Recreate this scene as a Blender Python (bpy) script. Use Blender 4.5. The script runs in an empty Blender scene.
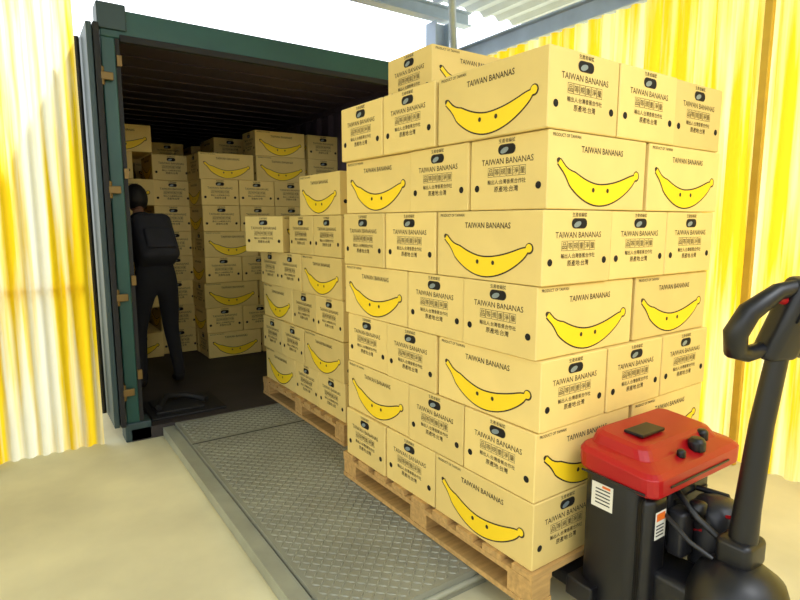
import bpy, math, random
from mathutils import Vector, Matrix
random.seed(7)
scene=bpy.context.scene
try:
    scene.view_settings.view_transform='Standard'
except Exception: pass

def lin(c):
    return tuple(((v/255)/12.92 if v/255<=0.04045 else ((v/255+0.055)/1.055)**2.4) for v in c)+(1,)

def mat(name,rgb,rough=.6,metal=0.,noise=0.,nscale=8.,bump=0.,rand=0.,stretch=None,spec=.5):
    m=bpy.data.materials.new(name); m.use_nodes=True
    nt=m.node_tree; b=nt.nodes['Principled BSDF']
    col=lin(rgb)
    b.inputs['Base Color'].default_value=col
    b.inputs['Roughness'].default_value=rough
    b.inputs['Metallic'].default_value=metal
    b.inputs['Specular IOR Level'].default_value=spec
    if noise or bump or rand:
        tc=nt.nodes.new('ShaderNodeTexCoord')
        mp=nt.nodes.new('ShaderNodeMapping')
        if stretch: mp.inputs['Scale'].default_value=stretch
        nt.links.new(tc.outputs['Object'],mp.inputs['Vector'])
        nz=nt.nodes.new('ShaderNodeTexNoise'); nz.inputs['Scale'].default_value=nscale
        nz.inputs['Detail'].default_value=5
        nt.links.new(mp.outputs['Vector'],nz.inputs['Vector'])
        r=nt.nodes.new('ShaderNodeMapRange')
        r.inputs[1].default_value=.3; r.inputs[2].default_value=.7
        r.inputs[3].default_value=1-noise; r.inputs[4].default_value=1+noise
        nt.links.new(nz.outputs['Fac'],r.inputs[0])
        val=r.outputs[0]
        if rand:
            oi=nt.nodes.new('ShaderNodeObjectInfo')
            r2=nt.nodes.new('ShaderNodeMapRange')
            r2.inputs[3].default_value=1-rand; r2.inputs[4].default_value=1+rand
            nt.links.new(oi.outputs['Random'],r2.inputs[0])
            mu=nt.nodes.new('ShaderNodeMath'); mu.operation='MULTIPLY'
            nt.links.new(val,mu.inputs[0]); nt.links.new(r2.outputs[0],mu.inputs[1]); val=mu.outputs[0]
        vm=nt.nodes.new('ShaderNodeVectorMath'); vm.operation='SCALE'
        vm.inputs[0].default_value=col[:3]
        nt.links.new(val,vm.inputs['Scale'])
        nt.links.new(vm.outputs[0],b.inputs['Base Color'])
        if bump:
            bp=nt.nodes.new('ShaderNodeBump'); bp.inputs['Strength'].default_value=bump
            bp.inputs['Distance'].default_value=.01
            nt.links.new(nz.outputs['Fac'],bp.inputs['Height'])
            nt.links.new(bp.outputs[0],b.inputs['Normal'])
    return m

def wallmat(name,axis,c1,c2,scale=6.,lo=.44,hi=.58):
    m=bpy.data.materials.new(name); m.use_nodes=True
    nt=m.node_tree; nt.nodes.remove(nt.nodes['Principled BSDF'])
    out=nt.nodes['Material Output']
    tc=nt.nodes.new('ShaderNodeTexCoord'); mp=nt.nodes.new('ShaderNodeMapping')
    mp.inputs['Scale'].default_value=(1,1,.05)
    nt.links.new(tc.outputs['Object'],mp.inputs['Vector'])
    nz=nt.nodes.new('ShaderNodeTexNoise'); nz.inputs['Scale'].default_value=scale; nz.inputs['Detail'].default_value=5
    nt.links.new(mp.outputs[0],nz.inputs['Vector'])
    cr=nt.nodes.new('ShaderNodeValToRGB')
    cr.color_ramp.elements[0].position=lo; cr.color_ramp.elements[0].color=lin(c1)
    cr.color_ramp.elements[1].position=hi; cr.color_ramp.elements[1].color=lin(c2)
    nt.links.new(nz.outputs['Fac'],cr.inputs[0])
    tr=nt.nodes.new('ShaderNodeBsdfTranslucent'); df=nt.nodes.new('ShaderNodeBsdfDiffuse')
    nt.links.new(cr.outputs[0],tr.inputs[0]); nt.links.new(cr.outputs[0],df.inputs[0])
    mx=nt.nodes.new('ShaderNodeMixShader'); mx.inputs[0].default_value=.25
    nt.links.new(tr.outputs[0],mx.inputs[1]); nt.links.new(df.outputs[0],mx.inputs[2])
    nt.links.new(mx.outputs[0],out.inputs['Surface'])
    return m

class MB:
    def __init__(s): s.v=[];s.f=[];s.m=[];s.sm=[]
    def add(s,vs,fs,mi=0,M=None,smooth=False):
        o=len(s.v)
        for p in vs:
            p=Vector(p)
            if M is not None: p=M@p
            s.v.append(tuple(p))
        for f in fs:
            s.f.append(tuple(i+o for i in f)); s.m.append(mi); s.sm.append(smooth)
    def box(s,lo,hi,mi=0,M=None,bev=0.,taper=0.):
        x0,y0,z0=lo;x1,y1,z1=hi
        if bev<=0:
            t=taper
            vs=[(x0,y0,z0),(x1,y0,z0),(x1,y1,z0),(x0,y1,z0),(x0+t,y0+t,z1),(x1-t,y0+t,z1),(x1-t,y1-t,z1),(x0+t,y1-t,z1)]
            s.add(vs,[(0,3,2,1),(4,5,6,7),(0,1,5,4),(1,2,6,5),(2,3,7,6),(3,0,4,7)],mi,M)
        else:
            n=5;b=bev
            prof=[(b,z0)]+[(b*(1-math.sin(a*math.pi/8)),z0+b*(1-math.cos(a*math.pi/8))) for a in range(1,5)]
            prof+= [(taper+b*(1-math.cos(a*math.pi/8)),z1-b*(1-math.sin(a*math.pi/8))) for a in range(0,5)]
            rings=[]
            R=b*1.6
            for ins,z in prof:
                ring=[]
                r=max(R-ins,.0005)
                X0,X1,Y0,Y1=x0+ins,x1-ins,y0+ins,y1-ins
                for cx,cy,a0 in ((X1-r,Y1-r,0),(X0+r,Y1-r,90),(X0+r,Y0+r,180),(X1-r,Y0+r,270)):
                    for k in range(n):
                        a=math.radians(a0+90*k/(n-1))
                        ring.append((cx+r*math.cos(a),cy+r*math.sin(a),z))
                rings.append(ring)
            N=4*n
            vs=[p for r_ in rings for p in r_]
            fs=[]
            for i in range(len(rings)-1):
                for j in range(N):
                    fs.append((i*N+j,i*N+(j+1)%N,(i+1)*N+(j+1)%N,(i+1)*N+j))
            fs.append(tuple(reversed(range(N)))); fs.append(tuple((len(rings)-1)*N+j for j in range(N)))
            s.add(vs,fs,mi,M,True)
    def cyl(s,p0,p1,r,mi=0,n=20,r2=None,smooth=True):
        s.tube([p0,p1],[r,r if r2 is None else r2],mi,n,smooth)
    def tube(s,pts,rads,mi=0,n=12,smooth=True,closed=False):
        pts=[Vector(p) for p in pts]
        if not isinstance(rads,(list,tuple)): rads=[rads]*len(pts)
        vs=[];K=len(pts)
        ref=None
        for i,p in enumerate(pts):
            if closed: t=(pts[(i+1)%K]-pts[i-1])
            else: t=pts[min(i+1,K-1)]-pts[max(i-1,0)]
            t.normalize()
            if ref is None:
                ref=Vector((0,0,1)) if abs(t.z)<.9 else Vector((1,0,0))
            a=t.cross(ref).normalized(); b=a.cross(t).normalized(); ref=b
            for k in range(n):
                an=2*math.pi*k/n
                vs.append(p+rads[i]*(math.cos(an)*a+math.sin(an)*b))
        fs=[]
        for i in range(K if closed else K-1):
            j=(i+1)%K
            for k in range(n):
                fs.append((i*n+k,j*n+k,j*n+(k+1)%n,i*n+(k+1)%n))
        s.add(vs,fs,mi,None,smooth)
        if not closed:
            s.add(vs[:n],[tuple(range(n))],mi); s.add(vs[-n:],[tuple(reversed(range(n)))],mi)
    def revolve(s,c,prof,mi=0,n=28):
        vs=[]
        for r,z in prof:
            for k in range(n):
                a=2*math.pi*k/n; vs.append((c[0]+r*math.cos(a),c[1]+r*math.sin(a),c[2]+z))
        fs=[]
        for i in range(len(prof)-1):
            for k in range(n): fs.append((i*n+k,i*n+(k+1)%n,(i+1)*n+(k+1)%n,(i+1)*n+k))
        fs.append(tuple(reversed(range(n)))); fs.append(tuple((len(prof)-1)*n+k for k in range(n)))
        s.add(vs,fs,mi,None,True)
    def ell(s,c,r,mi=0,n=16,m=10,fn=None,M=None):
        vs=[];
        for i in range(m+1):
            th=math.pi*i/m
            for k in range(n):
                a=2*math.pi*k/n
                p=Vector((math.sin(th)*math.cos(a),math.sin(th)*math.sin(a),math.cos(th)))
                if fn: p=fn(p)
                vs.append((c[0]+r[0]*p.x,c[1]+r[1]*p.y,c[2]+r[2]*p.z))
        fs=[]
        for i in range(m):
            for k in range(n): fs.append((i*n+k,(i+1)*n+k,(i+1)*n+(k+1)%n,i*n+(k+1)%n))
        s.add(vs,fs,mi,M,True)
    def mesh(s,name,mats):
        me=bpy.data.meshes.new(name); me.from_pydata(s.v,[],s.f)
        for m in mats: me.materials.append(m)
        me.polygons.foreach_set('material_index',s.m)
        me.polygons.foreach_set('use_smooth',s.sm)
        me.update(); return me
    def obj(s,name,mats,parent=None,M=None,bevel=0):
        o=bpy.data.objects.new(name,s.mesh(name,mats)); scene.collection.objects.link(o)
        if parent: o.parent=parent
        if M is not None: o.matrix_local=M
        if bevel:
            b=o.modifiers.new('bevel','BEVEL'); b.width=bevel; b.segments=2; b.limit_method='ANGLE'
        return o

def empty(name,loc=(0,0,0),rz=0,parent=None):
    e=bpy.data.objects.new(name,None); scene.collection.objects.link(e)
    e.location=loc; e.rotation_euler=(0,0,rz); e.empty_display_size=.1
    if parent: e.parent=parent
    return e

# ------------------------------------------------ text geometry
def text_geo(txt,width=None,size=.02,bold=0.,height=None):
    cu=bpy.data.curves.new('t','FONT'); cu.body=txt; cu.size=1; cu.align_x='CENTER'; cu.align_y='CENTER'
    cu.resolution_u=2
    cu.offset=bold
    o=bpy.data.objects.new('t',cu); scene.collection.objects.link(o)
    bpy.context.view_layer.update()
    me=o.evaluated_get(bpy.context.evaluated_depsgraph_get()).to_mesh()
    vs=[(v.co.x,v.co.y) for v in me.vertices]; fs=[tuple(p.vertices) for p in me.polygons]
    bpy.data.objects.remove(o); bpy.data.curves.remove(cu)
    if not vs: return [],[]
    xs=[v[0] for v in vs]; ys=[v[1] for v in vs]
    cx=(min(xs)+max(xs))/2; cy=(min(ys)+max(ys))/2
    w=max(xs)-min(xs) or 1; h=max(ys)-min(ys) or 1
    sc=(width/w) if width else size
    sy=(height/h) if height else sc
    return [((x-cx)*sc,(y-cy)*sy) for x,y in vs],fs

# ------------------------------------------------ materials
M_card=mat('carton_card',(224,198,124),.6,noise=.05,nscale=5,rand=.10,spec=.35)
M_edge=mat('carton_cut_edge',(186,158,95),.8)
M_ink=mat('carton_ink',(50,38,24),.7)
M_ban=mat('carton_banana_yellow',(246,210,26),.6)
M_hole_shade=mat('carton_hole_shade',(18,15,12),.9)  # dark colour painted for the shade inside the holes
M_bag=mat('banana_bag',(120,135,140),.3)
M_wood=mat('pallet_wood',(190,152,92),.8,noise=.2,nscale=6,bump=.2,stretch=(1,8,8))
M_green=mat('container_green',(24,72,66),.45,noise=.12,nscale=3)
M_grey=mat('door_edge_paint',(42,62,64),.5,noise=.12,nscale=4)
M_inner=mat('container_inner_paint',(74,62,80),.6,noise=.1,nscale=3)
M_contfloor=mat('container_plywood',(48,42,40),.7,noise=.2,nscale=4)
M_brass=mat('hinge_brass',(120,96,52),.5,metal=.5)
M_rubber=mat('black_rubber',(20,20,22),.7)
M_conc=mat('floor_concrete',(212,205,168),.75,noise=.16,nscale=1.8,bump=.05)
M_plate=mat('tread_plate_steel',(140,142,130),.5,metal=.25,noise=.14,nscale=3)
M_plate2=mat('tread_frame_steel',(156,158,142),.5,metal=.2,noise=.15,nscale=5)
M_steel=mat('roof_steel',(165,182,202),.5,metal=.1,noise=.08)
M_roof=mat('roof_sheet',(180,195,212),.5,metal=.1,noise=.06)
M_red=mat('jack_red',(165,14,22),.32,noise=.04)
M_black=mat('jack_black',(18,18,22),.38,noise=.1,nscale=10)
M_dgrey=mat('jack_dark_grey',(52,52,56),.4,metal=.5)
M_white=mat('sticker_white',(225,222,210),.5)
M_orange=mat('sticker_orange',(225,110,30),.5)
M_post=mat('wall_post_paint',(206,168,50),.6,noise=.1)
M_blocker=mat('painted_block_wall',(170,168,160),.8,noise=.06)  # grey of the added light-blocking wall
M_wy=wallmat('yellow_sheet_front','x',(255,218,40),(255,252,228),9.,.42,.56)
M_wy2=wallmat('yellow_sheet_side','y',(252,212,44),(255,246,186),12.,.42,.60)

# ------------------------------------------------ carton mesh
PL,PW,PH=.530,.357,.244
L,W,H=.523,.351,.2415
def carton_mesh():
    b=MB(); c=.003
    x,y=L/2,W/2
    prof=[(c,0),(0,c),(0,H-c),(c,H)]
    vs=[]
    for ins,z in prof:
        X,Y=x-ins,y-ins
        q=c
        vs+=[(X,-Y+q,z),(X,Y-q,z),(X-q,Y,z),(-X+q,Y,z),(-X,Y-q,z),(-X,-Y+q,z),(-X+q,-Y,z),(X-q,-Y,z)]
    fs=[]
    for i in range(3):
        for k in range(8): fs.append((i*8+k,i*8+(k+1)%8,(i+1)*8+(k+1)%8,(i+1)*8+k))
    fs.append(tuple(reversed(range(8)))); fs.append(tuple(24+k for k in range(8)))
    b.add(vs,fs,0)
    e=.0006
    b.add([(-x+.004,-.0015,H+e),(x-.004,-.0015,H+e),(x-.004,.0015,H+e),(-x+.004,.0015,H+e)],[(0,1,2,3)],4)
    def fmap(side,off=0.):
        d=e+off
        return {'f':lambda u,v:(u,-y-d,v),'b':lambda u,v:(-u,y+d,v),'r':lambda u,v:(x+d,u,v),'l':lambda u,v:(-x-d,-u,v)}[side]
    def put(g,side,cu,cv,mi,off=0.):
        fm=fmap(side,off); b.add([fm(px+cu,py+cv) for px,py in g[0]],g[1],mi)
    def disc(rx,ry,n=18,ang=0):
        ps=[]
        for k in range(n):
            a=2*math.pi*k/n; X,Y=rx*math.cos(a),ry*math.sin(a)
            ps.append((X*math.cos(ang)-Y*math.sin(ang),X*math.sin(ang)+Y*math.cos(ang)))
        return ps,[tuple(range(n))]
    def stad(w,h,n=8):
        r=h/2;ps=[]
        for cx,a0 in ((w/2-r,-90),(-w/2+r,90)):
            for k in range(n+1):
                a=math.radians(a0+180*k/n); ps.append((cx+r*math.cos(a),r*math.sin(a)))
        return ps,[tuple(range(len(ps)))]
    def rect(w,h): return [(-w/2,-h/2),(w/2,-h/2),(w/2,h/2),(-w/2,h/2)],[(0,1,2,3)]
    def frame(w,h,t):
        o=rect(w,h)[0]; i=rect(w-2*t,h-2*t)[0]
        return o+i,[(0,1,5,4),(1,2,6,5),(2,3,7,6),(3,0,4,7)]
    def strip(pts,ws):
        vs=[];n=len(pts)
        for i,(px,py) in enumerate(pts):
            a=pts[max(i-1,0)];c2=pts[min(i+1,n-1)]
            dx,dy=c2[0]-a[0],c2[1]-a[1];l=math.hypot(dx,dy) or 1
            nx,ny=-dy/l,dx/l; w=ws[i] if isinstance(ws,list) else ws
            vs+=[(px-nx*w,py-ny*w),(px+nx*w,py+ny*w)]
        return vs,[(2*i,2*i+2,2*i+3,2*i+1) for i in range(n-1)]
    tb=text_geo('TAIWAN BANANAS',width=.225,height=.0205,bold=.012)
    te=text_geo('TAIWAN BANANAS',width=.235,height=.020,bold=.004)
    tp=text_geo('PRODUCT OF TAIWAN',width=.135,height=.0105,bold=.015)
    c0=text_geo('生產者編號',width=.074,bold=.006)
    cg=[text_geo(t,width=.021,bold=.0) for t in '品等規重淨量']
    c1=text_geo('輸出人:台灣香蕉合作社',width=.175,bold=.008)
    c2=text_geo('原產地:台灣',width=.110,bold=.008)
    N=32;cp=[];hw=[]
    for i in range(N+1):
        t=i/N; s_=2*t-1
        X=-.210+.420*t
        Y=.048+ (.100 if s_<0 else .074)*abs(s_)**1.9
        cp.append((X,Y))
        w=.033*max(0.,math.sin(math.pi*min(1,max(0,(t*.93+.045)))))**.62
        if t<.07: w=.0085
        elif t<.16: w=.0085+(w-.0085)*(t-.07)/.09
        if t>.93: w=w*(1-(t-.93)/.07*.55)
        hw.append(w)
    for side in 'fb':
        put(tb,side,0.01,.192,2); put(tp,side,-.175,.228,2)
        put(strip(cp,[w+.0052 for w in hw]),side,0,0,2)
        put(strip(cp,hw),side,0,0,3,.0005)
        put(disc(.013,.010,12,-.5),side,cp[0][0]+.001,cp[0][1]+.001,2,.0003)
        put(disc(.018,.0185,16),side,cp[-1][0]-.003,cp[-1][1]-.003,2,.0001)
        put(disc(.0132,.0135,16),side,cp[-1][0]-.004,cp[-1][1]-.002,3,.0006)
        for ex in (-.034,.044): put(disc(.0072,.0080,14),side,ex,.064,2,.001)
    for side in 'lr':
        put(c0,side,0,.2275,2)
        put(stad(.080,.034),side,0,.199,2); put(stad(.073,.028),side,0,.199,5,.0004)  # flat hand hole, its inner shade painted dark
        put(disc(.019,.009,12,.3),side,-.010,.196,6,.0007)
        put(te,side,0,.162,2)
        for i in range(6):
            u=-.0725+.029*i
            put(frame(.0275,.032,.0012),side,u,.127,2); put(cg[i],side,u,.127,2,.0002)
        put(c1,side,0,.094,2); put(c2,side,0,.070,2)
        for u in (-.140,.140): put(disc(.0120,.0120,16),side,u,.075,5)
    return b.mesh('banana_carton',[M_card,M_edge,M_ink,M_ban,M_edge,M_hole_shade,M_bag])
CM=carton_mesh()
def carton(name,parent,loc,rz,rx=0):
    o=bpy.data.objects.new(name,CM); scene.collection.objects.link(o)
    o.parent=parent; o.location=loc; o.rotation_euler=(rx,0,rz); return o

def layer_boxes(kind):
    r=[]
    if kind=='A':
        for i in range(3): r.append(((i+.5)*PW,PL/2,90))
        for k in range(2):
            for j in range(2): r.append(((j+.5)*(PL)+j*.008,PL+(k+.5)*PW,0))
    else:
        for k in range(2):
            for j in range(2): r.append(((j+.5)*(PL)+j*.008,(k+.5)*PW,0))
        for i in range(3): r.append(((i+.5)*PW,2*PW+PL/2,90))
    return r

def pallet_mesh(wx=1.10,wy=1.28):
    b=MB(); x0,y0=-.015,-.02
    ny=9
    for i in range(ny):
        yy=y0+i*(wy-.095)/(ny-1); b.box((x0,yy,.108),(x0+wx,yy+.095,.13))
    for xx in (x0,x0+wx/2-.05,x0+wx-.1):
        b.box((xx,y0,.088),(xx+.1,y0+wy,.107)); b.box((xx,y0,0),(xx+.1,y0+wy,.02))
        for yy in (y0,y0+wy/2-.06,y0+wy-.12): b.box((xx+.003,yy+.003,.0205),(xx+.097,yy+.117,.0875))
    return b.mesh('wooden_pallet',[M_wood])
PM=pallet_mesh()

def stack(name,near,rz,layers,omit={},jit=.0014,lj=.010,pal=True):
    e=empty(name,near,rz)
    z0=.1305
    if pal:
        p=bpy.data.objects.new('wooden_pallet_part',PM); scene.collection.objects.link(p); p.parent=e
    else: z0=.002
    for li,k in enumerate(layers):
        ox,oy=random.uniform(-lj,lj),random.uniform(-lj,lj)
        for bi,(x,y,a) in enumerate(layer_boxes(k)):
            if bi in omit.get(li,()): continue
            dx=-random.uniform(0,.008) if x<PL*.6 else random.uniform(0,.008)
            dy=-random.uniform(0,.008) if y<PL*.6 else random.uniform(0,.004)
            if k=='A' and bi<3 or k=='B' and bi>3: dx=random.uniform(-jit,jit)
            else: dy=random.uniform(-jit,jit)
            carton('carton',e,(x+ox+dx,y+oy+dy,z0+li*PH),math.radians(a+random.uniform(-.35,.35)))
    return e

near=(1.362,1.20,.0)
s1=stack('banana_carton_stack',near,math.radians(.9),'ABABABA')
carton('carton',s1,(.22+.26,.83+.175,.1305+7*PH),math.radians(-1.0))
s2=stack('banana_carton_stack',(1.52,2.80,0),math.radians(.3),'BABABA',
      omit={5:(3,4,5,6),4:(4,5,6),3:()} )
carton('carton',s2,(.13,1.01,.1305+4*PH),math.radians(24))
# loose-loaded stacks at the back stand straight on the container floor
s3=stack('banana_carton_stack',(1.46,5.40,0),0,'BABABAABB',omit={8:(0,2,3,4)},pal=False)
for k in range(9): carton('carton',s3,(1.275,.0+.27,.002+k*PH),math.radians(90+random.uniform(-.5,.5)))
stack('banana_carton_stack',(.60,5.95,0),0,'ABABABBAB',omit={8:(0,)},pal=False) if False else None
e4=empty('banana_carton_stack',(.60,5.75,0))
for k in range(9):
    if k%2==0:
        carton('carton',e4,(.265,.18,.002+k*PH),math.radians(random.uniform(-.5,.5)))
        carton('carton',e4,(.265,.54,.002+k*PH),math.radians(random.uniform(-.5,.5)))
    else:
        carton('carton',e4,(.178,.27,.002+k*PH),math.radians(90+random.uniform(-.5,.5)))
        carton('carton',e4,(.178,.80,.002+k*PH),math.radians(90))
    if k<8: carton('carton',e4,(.71,.35,.002+k*PH),math.radians(90+random.uniform(-.5,.5)))
stack('banana_carton_stack',(.62,6.90,0),0,'ABABABABA',pal=False)
stack('banana_carton_stack',(1.78,6.95,0),0,'ABABABABA',pal=False)

# ------------------------------------------------ container
cx0,cx1,cy0,cy1,cz0,cz1=.50,2.94,3.80,13.0,-.08,2.52
ct=empty('shipping_container')
def corr_wall(b,x,y0,y1,z0,z1,mi,depth=.035,pitch=.28):
    n=int((y1-y0)/pitch); pts=[]
    for i in range(n):
        a=y0+i*pitch
        pts+=[(a,0),(a+.3*pitch,0),(a+.5*pitch,depth),(a+.8*pitch,depth)]
    pts.append((y1,0))
    vs=[]
    for p,d in pts: vs+=[(x+d,p,z0),(x+d,p,z1)]
    fs=[(2*i,2*i+2,2*i+3,2*i+1) for i in range(len(pts)-1)]
    b.add(vs,fs,mi)
b=MB()
corr_wall(b,cx0+.02,cy0+.1,cy1,-.01,cz1-.01,0)
corr_wall(b,cx1-.055,cy0+.1,cy1,-.01,cz1-.01,0)
b.box((cx0,cy1,0),(cx1,cy1+.05,cz1),0)
b.box((cx0,cy0+.1,cz1-.07),(cx0+.06,cy1,cz1),0); b.box((cx1-.06,cy0+.1,cz1-.07),(cx1,cy1,cz1),0)
b.obj('side_walls',[M_inner],ct)
b=MB()
b.box((cx0,cy0+.1,cz1-.02),(cx1,cy1,cz1),0)
for i in range(30):
    y=cy0+.2+i*.3; b.box((cx0+.08,y,cz1-.030),(cx1-.08,y+.12,cz1-.0205),0)
b.obj('roof_panel',[M_inner],ct)
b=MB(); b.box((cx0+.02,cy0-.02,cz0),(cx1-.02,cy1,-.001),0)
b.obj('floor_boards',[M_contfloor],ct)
b=MB()
b.box((cx0,cy0,cz1-.14),(cx1,cy0+.1,cz1+.02),0)
b.box((cx0+.1,cy0-.012,cz1-.16),(cx1-.1,cy0+.02,cz1-.12),1)
b.box((cx0,cy0,cz0),(cx0+.075,cy0+.12,cz1-.14),0)
b.box((cx1-.13,cy0,cz0),(cx1,cy0+.12,cz1-.14),0)
for X in (cx0-.015,cx1-.14):
    b.box((X,cy0-.02,cz1-.10),(X+.155,cy0+.13,cz1+.045),2)
    b.box((X,cy0-.02,cz0+.001),(X+.155,cy0+.13,cz0+.12),2)
b.obj('door_frame',[M_green,M_rubber,M_grey],ct,bevel=.006)
b=MB()
b.box((cx0-.075,cy0-.03,.03),(cx0-.045,cy0+1.15,cz1-.08),0)
b.box((cx0-.04,cy0-.045,.03),(cx0-.01,cy0+.02,cz1-.08),1)
for z in (.25,.85,1.5,2.15):
    b.cyl((cx0-.01,cy0-.03,z-.05),(cx0-.01,cy0-.03,z+.05),.014,2)
    b.box((cx0-.02,cy0-.045,z-.022),(cx0+.05,cy0-.022,z+.022),2)
for yy in (.25,.85): b.cyl((cx0-.10,cy0+yy,.06),(cx0-.10,cy0+yy,cz1-.1),.016,3)
b.obj('door_leaf',[M_grey,M_rubber,M_brass,M_dgrey],ct,bevel=.004)
b=MB()
b.box((cx0+.076,cy0+.01,.0),(cx0+.10,cy0+.06,cz1-.14),0)
for z in (.35,.95,1.6,2.25): b.box((cx0+.079,cy0-.012,z-.03),(cx0+.105,cy0+.008,z+.03),1)
b.obj('jamb_gasket',[M_rubber,M_brass],ct)

# ------------------------------------------------ tread plate dock leveler
dl=empty('dock_leveler_plate')
px0,px1,py0,py1=.78,2.86,1.47,3.77
b=MB(); b.box((px0,py0,-.078),(px1,py1,-.004),0); b.obj('deck',[M_plate],dl)
b=MB()
p=.038; i=0
y=py0+.03
while y<py1-.03:
    x=px0+.03; j=0
    while x<px1-.03:
        if abs(y-3.33)>.03:
            a=math.radians(45 if (i+j)%2 else -45); c,s_=math.cos(a),math.sin(a)
            l,w,h=.0165,.0055,.0036
            q=[(-l,0,0),(0,-w,0),(l,0,0),(0,w,0),(-l*.45,0,h),(l*.45,0,h)]
            b.add([(x+u*c-v*s_,y+u*s_+v*c,-.004+z) for u,v,z in q],[(0,1,4),(1,5,4),(1,2,5),(2,3,5),(3,4,5),(3,0,4)],0)
        x+=p*.75; j+=1
    y+=p*.75; i+=1
b.obj('tread_lugs',[M_plate],dl)
b=MB()
b.box((px0-.075,py0-.6,-.079),(px0-.006,py1,-.02),0)
b.box((px0-.006,py0,-.079),(px0,py1,-.03),1)
b.box((px0,3.325,-.004),(px1,3.335,-.0025),1)
b.tube([(px0+.3,py0-.005,-.04),(px1,py0-.005,-.04)],.012,0)
b.obj('side_frame',[M_plate2,M_rubber],dl)

b=MB()
b.box((.66,3.86,.001),(1.15,4.3,.018),0,bev=.006)
b.box((.70,3.92,.019),(1.02,4.22,.036),0,bev=.006)
b.tube([(.72,3.95,.06),(.8,4.1,.09),(.95,4.15,.06),(1.05,4.0,.05)],.022,0)
b.obj('rubber_mat',[M_rubber])

# ------------------------------------------------ ground and building
b=MB(); b.box((-25,-25,-.2),(30,30,-.081),0); b.obj('floor',[M_conc])
def sheet(name,axis,const,a0,a1,z0,z1,mat_,pitch=.076,d=.018):
    b=MB(); n=int((a1-a0)/pitch*8); vs=[]
    for i in range(n+1):
        a=a0+(a1-a0)*i/n; ph=math.sin(2*math.pi*a/pitch)
        off=d*max(-.8,min(.8,ph*1.3))
        for z in (z0,z1): vs.append((a,const+off,z) if axis=='x' else (const+off,a,z))
    b.add(vs,[(2*i,2*i+2,2*i+3,2*i+1) for i in range(n)],0,None,True)
    return b.obj(name,[mat_])
sheet('wall_front','x',3.86,-5.0,.37,-.08,3.3,M_wy)
sheet('wall_right','y',3.38,-4.5,9.0,-.08,2.68,M_wy2,pitch=.11,d=.022)
b=MB(); b.box((-6,-4.65,-.08),(3.5,-4.5,3.3),0)  # unseen wall added behind the camera to cut sky light into the container
b.obj('wall_back',[M_blocker])
b=MB()
for z in (.9,2.9): b.box((-5,3.90,z),(.33,3.93,z+.03),0)
b.obj('trim_1',[M_post])
b=MB()
b.box((3.31,1.44,-.08),(3.345,1.48,2.68),0)
b.obj('trim_2',[M_post],bevel=.004)
rf=empty('ceiling')
b=MB(); z=3.3
vs=[];pts=[]
for i in range(60):
    a=-6+i*.2; pts+=[(a,0),(a+.05,.04),(a+.12,.04),(a+.17,0)]
for a,d in pts: vs+=[(a,-.2,z+d),(a,4.35,z+d)]
b.add(vs,[(2*i,2*i+2,2*i+3,2*i+1) for i in range(len(pts)-1)],0)
b.obj('roof_sheets',[M_roof],rf)
b=MB()
def ibeam(b,p0,p1,h,w,t=.012):
    (x0,y0,z0),(x1,y1,z1)=p0,p1
    if abs(x1-x0)>abs(y1-y0):
        b.box((x0,y0-w/2,z0),(x1,y0+w/2,z0+t)); b.box((x0,y0-w/2,z0+h-t),(x1,y0+w/2,z0+h)); b.box((x0,y0-t/2,z0+t),(x1,y0+t/2,z0+h-t))
    else:
        b.box((x0-w/2,y0,z0),(x0+w/2,y1,z0+t)); b.box((x0-w/2,y0,z0+h-t),(x0+w/2,y1,z0+h)); b.box((x0-t/2,y0,z0+t),(x0+t/2,y1,z0+h-t))
ibeam(b,(-5,4.15,3.08),(3.6,4.15,0),.12,.10)
ibeam(b,(-5,2.2,3.10),(3.6,2.2,0),.18,.1)
for X in (1.2,2.0,2.75): ibeam(b,(X,-4.5,3.16),(X,4.1,0),.12,.06)
ibeam(b,(3.42,-3.5,2.69),(3.42,9,0),.14,.1)
b.tube([(3.4,4.1,2.75),(2.6,3.2,3.2)],.03); b.tube([(3.4,2.3,2.75),(2.75,3.2,3.2)],.025)
b.obj('roof_beams',[M_steel],rf)
b=MB()
b.box((3.17,4.08,-.08),(3.185,4.22,3.05)); b.box((3.315,4.08,-.08),(3.33,4.22,3.05)); b.box((3.185,4.143,-.08),(3.315,4.157,3.05))
b.obj('steel_column',[M_steel])

b=MB(); b.box((-.46,3.70,-.08),(-.20,3.83,.22),0,bev=.015); b.cyl((-.39,3.69,.1),(-.39,3.72,.1),.02,1); b.cyl((-.27,3.69,.1),(-.27,3.72,.1),.02,1)
b.obj('dock_bumper',[M_rubber,M_dgrey])

# ------------------------------------------------ pallet jack
pj=empty('electric_pallet_jack')
b=MB()
for x in (1.52,2.04):
    b.box((x,.98+.14,.03),(x+.15,2.30,.078),0)
    b.cyl((x+.02,2.2,.034),(x+.13,2.2,.034),.033,1)
b.box((1.50,1.06,.02),(2.22,1.165,.09),0)
b.obj('forks',[M_black,M_dgrey],pj,bevel=.006)
b=MB()
b.box((1.535,.93,.0),(1.96,1.145,.50),0,bev=.03)
b.box((1.54,.89,.03),(1.65,.95,.46),0,bev=.02)
b.box((1.69,.915,.24),(1.93,.935,.46),1,bev=.008)
for z in (.28,.32,.36,.40): b.box((1.71,.908,z),(1.91,.916,z+.012),0)
b.obj('chassis',[M_black,M_dgrey],pj)
b=MB()
def ring(x0,x1,y0,y1,z0,zf,r,n=5):
    out=[]
    for cx,cy,a0 in ((x1-r,y1-r,0),(x0+r,y1-r,90),(x0+r,y0+r,180),(x1-r,y0+r,270)):
        for k in range(n):
            a=math.radians(a0+90*k/(n-1)); X=cx+r*math.cos(a);Y=cy+r*math.sin(a)
            out.append((X,Y,z0+(zf-z0)*(1-(Y-y0)/(y1-y0))))
    return out
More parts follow.
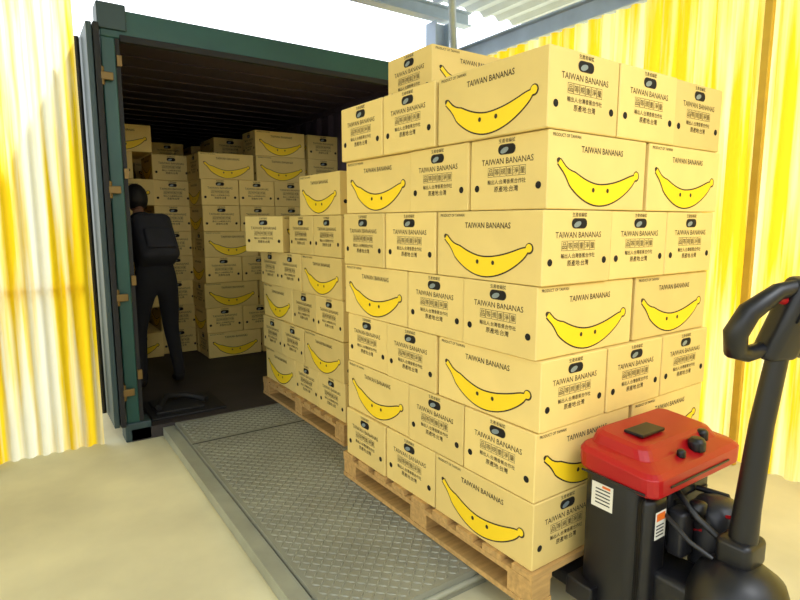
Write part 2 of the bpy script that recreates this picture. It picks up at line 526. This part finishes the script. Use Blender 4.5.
rs=[ring(1.53,2.05,.88,1.155,.490,.470,.04),ring(1.52,2.06,.87,1.16,.50,.48,.045),ring(1.515,2.065,.87,1.162,.555,.535,.045),
    ring(1.53,2.05,.885,1.155,.570,.547,.04),ring(1.565,2.015,.93,1.15,.574,.563,.04),ring(1.58,2.0,.95,1.145,.604,.590,.04),ring(1.60,1.98,.965,1.135,.612,.598,.03)]
N=20; vs=[p for r_ in rs for p in r_]
fs=[(i*N+j,i*N+(j+1)%N,(i+1)*N+(j+1)%N,(i+1)*N+j) for i in range(len(rs)-1) for j in range(N)]
fs+=[tuple(reversed(range(N))),tuple((len(rs)-1)*N+j for j in range(N))]
b.add(vs,fs,0)
b.box((1.513,.90,.484),(1.519,1.13,.492),1)
b.box((1.60,.8655,.500),(1.96,.8695,.508),1)
b.revolve((1.83,.915,.555),[(.028,0),(.028,.03),(.018,.042)],1,16)
b.revolve((1.92,.945,.56),[(.020,0),(.020,.03),(.012,.038)],1,16)
b.revolve((1.73,.912,.555),[(.014,0),(.014,.02),(.008,.026)],1,14)
b.box((1.65,1.0,.606),(1.78,1.07,.616),1)
b.obj('red_cover',[M_red,M_black],pj,bevel=.004)
b=MB()
b.revolve((1.80,.82,.14),[(.07,0),(.075,.01),(.075,.25),(.06,.28),(.03,.29)],0,24)
b.revolve((1.66,.68,.03),[(.12,0.),(.138,.02),(.142,.12),(.135,.2),(.115,.26),(.07,.295),(.03,.305)],1,32)
b.cyl((1.62,.68,.0),(1.70,.68,.0),.078,2,28)
b.box((1.58,.72,.10),(1.74,.95,.22),1,bev=.02)
b.cyl((1.90,.91,.2),(1.92,.76,.24),.03,0)
b.tube([(1.72,.91,.44),(1.68,.82,.40),(1.72,.76,.34),(1.70,.70,.31)],.010,1)
b.tube([(1.84,.91,.42),(1.86,.82,.42),(1.82,.76,.36),(1.74,.72,.31)],.010,1)
b.tube([(1.62,.89,.40),(1.60,.80,.36),(1.62,.74,.33)],.007,1)
b.tube([(1.76,.91,.30),(1.73,.83,.34),(1.76,.78,.40),(1.74,.73,.42)],.006,3)
b.box((1.66,.85,.25),(1.73,.91,.40),0,bev=.01)
b.revolve((1.72,.84,.38),[(.025,0),(.025,.05),(.012,.055)],1,14)
b.obj('drive_unit',[M_dgrey,M_black,M_rubber,M_red],pj)
b=MB()
b.box((1.625,.645,.32),(1.745,.745,.40),0,bev=.015)
b.tube([(1.68,.69,.35),(1.683,.685,.5),(1.687,.67,.75),(1.692,.645,.98)],[.040,.035,.031,.027],0,16)
b.tube([(1.715,.72,.34),(1.72,.71,.6)],.012,1)
b.obj('tiller_arm',[M_black,M_dgrey],pj)
b=MB()
hc=Vector((1.697,.638,1.02)); right_=Vector((.93,-.36,0)).normalized(); up_=Vector((.12,-.28,.95)).normalized()
def hp(u,v,w=0): return hc+right_*u+up_*v+right_.cross(up_)*w
loop=[(-.03,-.05),(-.09,-.065),(-.135,-.05),(-.16,.0),(-.15,.06),(-.09,.115),(0,.135),(.09,.115),(.15,.06),(.16,.0),(.135,-.05),(.09,-.065),(.03,-.05)]
b.tube([hp(u,v) for u,v in loop],[.02,.023,.030,.031,.029,.023,.020,.023,.029,.031,.030,.023,.02],0,14,closed=True)
R=Matrix((right_,right_.cross(up_)*-1,up_)).transposed().to_4x4(); R.translation=hc
b.box((-.055,-.04,-.08),(.055,.04,.150),0,M=R,bev=.018)
b.box((-.03,-.046,.04),(.03,-.03,.10),0,M=R)
for sx in (-1,1): b.tube([hp(sx*.05,.09),hp(sx*.085,.10)],.013,1)
b.obj('tiller_handle',[M_black,M_red],pj)
b=MB()
b.box((1.5335,1.02,.37),(1.5345,1.10,.455),0)
for k in range(5): b.box((1.5328,1.03,.385+k*.012),(1.5334,1.085,.389+k*.012),1)
b.box((1.5328,1.03,.442),(1.5334,1.06,.450),2)
b.box((1.565,.8885,.33),(1.62,.8898,.42),0)
b.box((1.57,.8878,.39),(1.615,.8884,.415),2)
for k in range(4): b.box((1.57,.8878,.34+k*.011),(1.61,.8884,.344+k*.011),1)
b.obj('warning_labels',[M_white,M_black,M_orange],pj)

# ------------------------------------------------ worker (back to the camera, stooping over a carton)
wk=empty('warehouse_worker',(.88,4.68,0),math.radians(98)); wk.scale=(.96,.96,.96)
M_cloth=mat('jacket_cloth',(17,18,24),.9,noise=.15,nscale=20)
M_pants=mat('trouser_cloth',(18,18,23),.9,noise=.1,nscale=20)
M_skin=mat('skin',(140,100,76),.6)
M_hair=mat('hair_black',(15,13,12),.7)
M_shoe=mat('shoe_black',(20,20,20),.6)
M_pack=mat('backpack_cloth',(34,34,42),.85,noise=.2,nscale=12)
def skinned(name,joints,edges,mats,parent,root=0,sub=2,assign=None):
    me=bpy.data.meshes.new(name); me.from_pydata([j[0] for j in joints],edges,[])
    o=bpy.data.objects.new(name,me); scene.collection.objects.link(o)
    md=o.modifiers.new('skin','SKIN')
    sv=me.skin_vertices[0].data if me.skin_vertices else None
    if sv is None:
        bpy.context.view_layer.objects.active=o; o.select_set(True)
        bpy.ops.mesh.customdata_skin_add(); sv=me.skin_vertices[0].data
    for i,j in enumerate(joints):
        r=j[1]; sv[i].radius=(r,r) if not isinstance(r,tuple) else r
        sv[i].use_root=(i==root)
    s=o.modifiers.new('sub','SUBSURF'); s.levels=sub; s.render_levels=sub
    bpy.context.view_layer.update()
    em=bpy.data.meshes.new_from_object(o.evaluated_get(bpy.context.evaluated_depsgraph_get()))
    bpy.data.objects.remove(o)
    o=bpy.data.objects.new(name,em); scene.collection.objects.link(o); o.parent=parent
    em.materials.clear()
    for m in mats: em.materials.append(m)
    for p in em.polygons:
        p.use_smooth=True
        p.material_index=assign(p.center) if assign else 0
    return o
J=[((-.04,0,.93),(.13,.155)),((.03,0,1.06),(.12,.145)),((.15,0,1.24),(.135,.175)),((.235,0,1.36),(.08,.10)),((.285,0,1.43),.052),((.30,0,1.47),.05)]
E=[(0,1),(1,2),(2,3),(3,4),(4,5)]
for s_ in (1,-1):
    k=len(J)
    J+=[((-.03,s_*.09,.86),.098),((.06,s_*.13,.48),.066),((-.02,s_*.15,.14),.047),((-.03,s_*.15,.06),.045),((.13,s_*.17,.04),.036)]
    E+=[(0,k),(k,k+1),(k+1,k+2),(k+2,k+3),(k+3,k+4)]
    k=len(J)
    J+=[((.20,s_*.18,1.33),.064),((.24,s_*.255,1.08),.048),((.40,s_*.225,.97),.035),((.44,s_*.207,.965),.026)]
    E+=[(2,k),(k,k+1),(k+1,k+2),(k+2,k+3)]
def asg(c):
    if c.z<.10: return 2
    if c.z<.91 and c.x<.3: return 1
    if c.z>1.425 and abs(c.y)<.1 : return 3
    return 0
skinned('body',J,E,[M_cloth,M_pants,M_shoe,M_skin],wk,0,2,asg)
hz=.965
for s_,nm in ((1,'hand_left'),(-1,'hand_right')):
    yb=s_*.200
    JJ=[((.435,yb,hz),.024),((.475,yb,hz+.005),(.016,.03)),((.505,yb,hz+.01),(.013,.034))]
    EE=[(0,1),(1,2)]
    for q,(dz,ln) in enumerate(((.030,.068),(.010,.077),(-.010,.072),(-.029,.056))):
        k=len(JJ)
        JJ+=[((.520,yb,hz+.01+dz),.0098),((.520+ln*.45,yb+.002*s_,hz+.01+dz*1.15),.009),((.520+ln*.75,yb-.002*s_,hz+.01+dz*1.2),.0085),((.520+ln,yb-.006*s_,hz+.01+dz*1.2),.0075)]
        EE+=[(2,k),(k,k+1),(k+1,k+2),(k+2,k+3)]
    k=len(JJ)
    JJ+=[((.480,yb,hz+.033),.0115),((.502,yb,hz+.06),.0105),((.525,yb-.003*s_,hz+.073),.009)]
    EE+=[(1,k),(k,k+1),(k+1,k+2)]
    skinned(nm,JJ,EE,[M_skin],wk,0,1)
b=MB()
def headfn(p):
    q=Vector(p)
    if q.z<0: q.y*=1-.28*(-q.z)**1.3; q.x*=1-.12*(-q.z)
    if q.x<-.2: q.x*=1.05
    return q
b.ell((.0,0,0),(.098,.077,.118),0,28,20,headfn)
b.ell((.096,0,-.013),(.018,.012,.022),0,12,8)
for s_ in (1,-1):
    b.ell((.082,s_*.031,.010),(.012,.014,.009),2,12,8)
    b.ell((.091,s_*.031,.010),(.005,.006,.006),1,8,6)
    b.ell((.086,s_*.031,.028),(.010,.019,.004),1,10,6)
    b.ell((-.005,s_*.077,-.005),(.018,.010,.030),0,12,8)
b.ell((.083,0,-.052),(.010,.024,.006),3,12,6)
def hairfn(p):
    q=Vector(p)
    if q.x>.25 and q.z<.45: q*=.86
    if q.z<-.75: q*=.90
    return q
b.ell((-.012,0,.008),(.110,.087,.124),1,26,18,hairfn)
HM=Matrix.Translation((.335,0,1.55))@Matrix.Rotation(math.radians(24),4,'Y')
b.obj('head',[M_skin,M_hair,M_white,mat('lips',(150,85,75),.6)],wk,M=HM)
b=MB()
b.tube([(.262+.058*math.cos(a),.066*math.sin(a),1.405-.03*math.cos(a)) for a in [i*math.pi/8 for i in range(16)]],.015,0,8,closed=True)
b.obj('collar',[M_cloth],wk)
b=MB(); b.box((-.15,-.15,-.20),(.15,.15,.20),0,bev=.05); b.box((-.11,-.19,-.14),(.11,-.14,.04),0,bev=.02)
b.tube([(-.10,.13,.17),(-.10,.22,.22),(-.11,.33,.10),(-.11,.33,-.02),(-.11,.18,-.14)],.014,0)
b.tube([(.10,.13,.17),(.10,.22,.22),(.11,.33,.10),(.11,.33,-.02),(.11,.18,-.14)],.014,0)
BM=Matrix.Translation((-.045,0,1.22))@Matrix.Rotation(math.radians(32),4,'Y')@Matrix.Rotation(math.radians(-90),4,'Z')@Matrix.Diagonal((1,.75,1,1))
b.obj('backpack',[M_pack],wk,M=BM)
carton('held_carton',wk,(.70,0,.86),0).scale=(1.03,1.03,1.03)

# ------------------------------------------------ light
w=bpy.data.worlds.new('world'); scene.world=w; w.use_nodes=True
bg=w.node_tree.nodes['Background']; bg.inputs[0].default_value=(.90,.95,1,1); bg.inputs[1].default_value=2.5
def sun(name,d,st,ang,col):
    l=bpy.data.lights.new(name,'SUN'); l.energy=st; l.angle=math.radians(ang); l.color=col
    o=bpy.data.objects.new(name,l); scene.collection.objects.link(o)
    o.rotation_euler=Vector(d).to_track_quat('-Z','Y').to_euler(); o.location=(0,0,8)
sun('sun',(-.5,-.65,-.95),4.5,3,(1,.97,.90))
def area(name,loc,tgt,sz,p,col):
    l=bpy.data.lights.new(name,'AREA'); l.energy=p; l.size=sz; l.color=col
    o=bpy.data.objects.new(name,l); scene.collection.objects.link(o); o.location=loc
    o.rotation_euler=(Vector(tgt)-Vector(loc)).to_track_quat('-Z','Y').to_euler()
area('warehouse_lamp',(1.3,-.9,3.1),(1.8,1.2,.5),1.2,35,(.94,.97,1))  # added front fill behind the camera, not a lamp of the building

cam=bpy.data.cameras.new('camera'); co=bpy.data.objects.new('camera',cam); scene.collection.objects.link(co)
cam.sensor_width=36; cam.lens=36*560/800; cam.clip_start=.05
co.location=(0,0,1.31); co.rotation_euler=(math.radians(90-7.93),0,math.radians(-34.4))
scene.camera=co
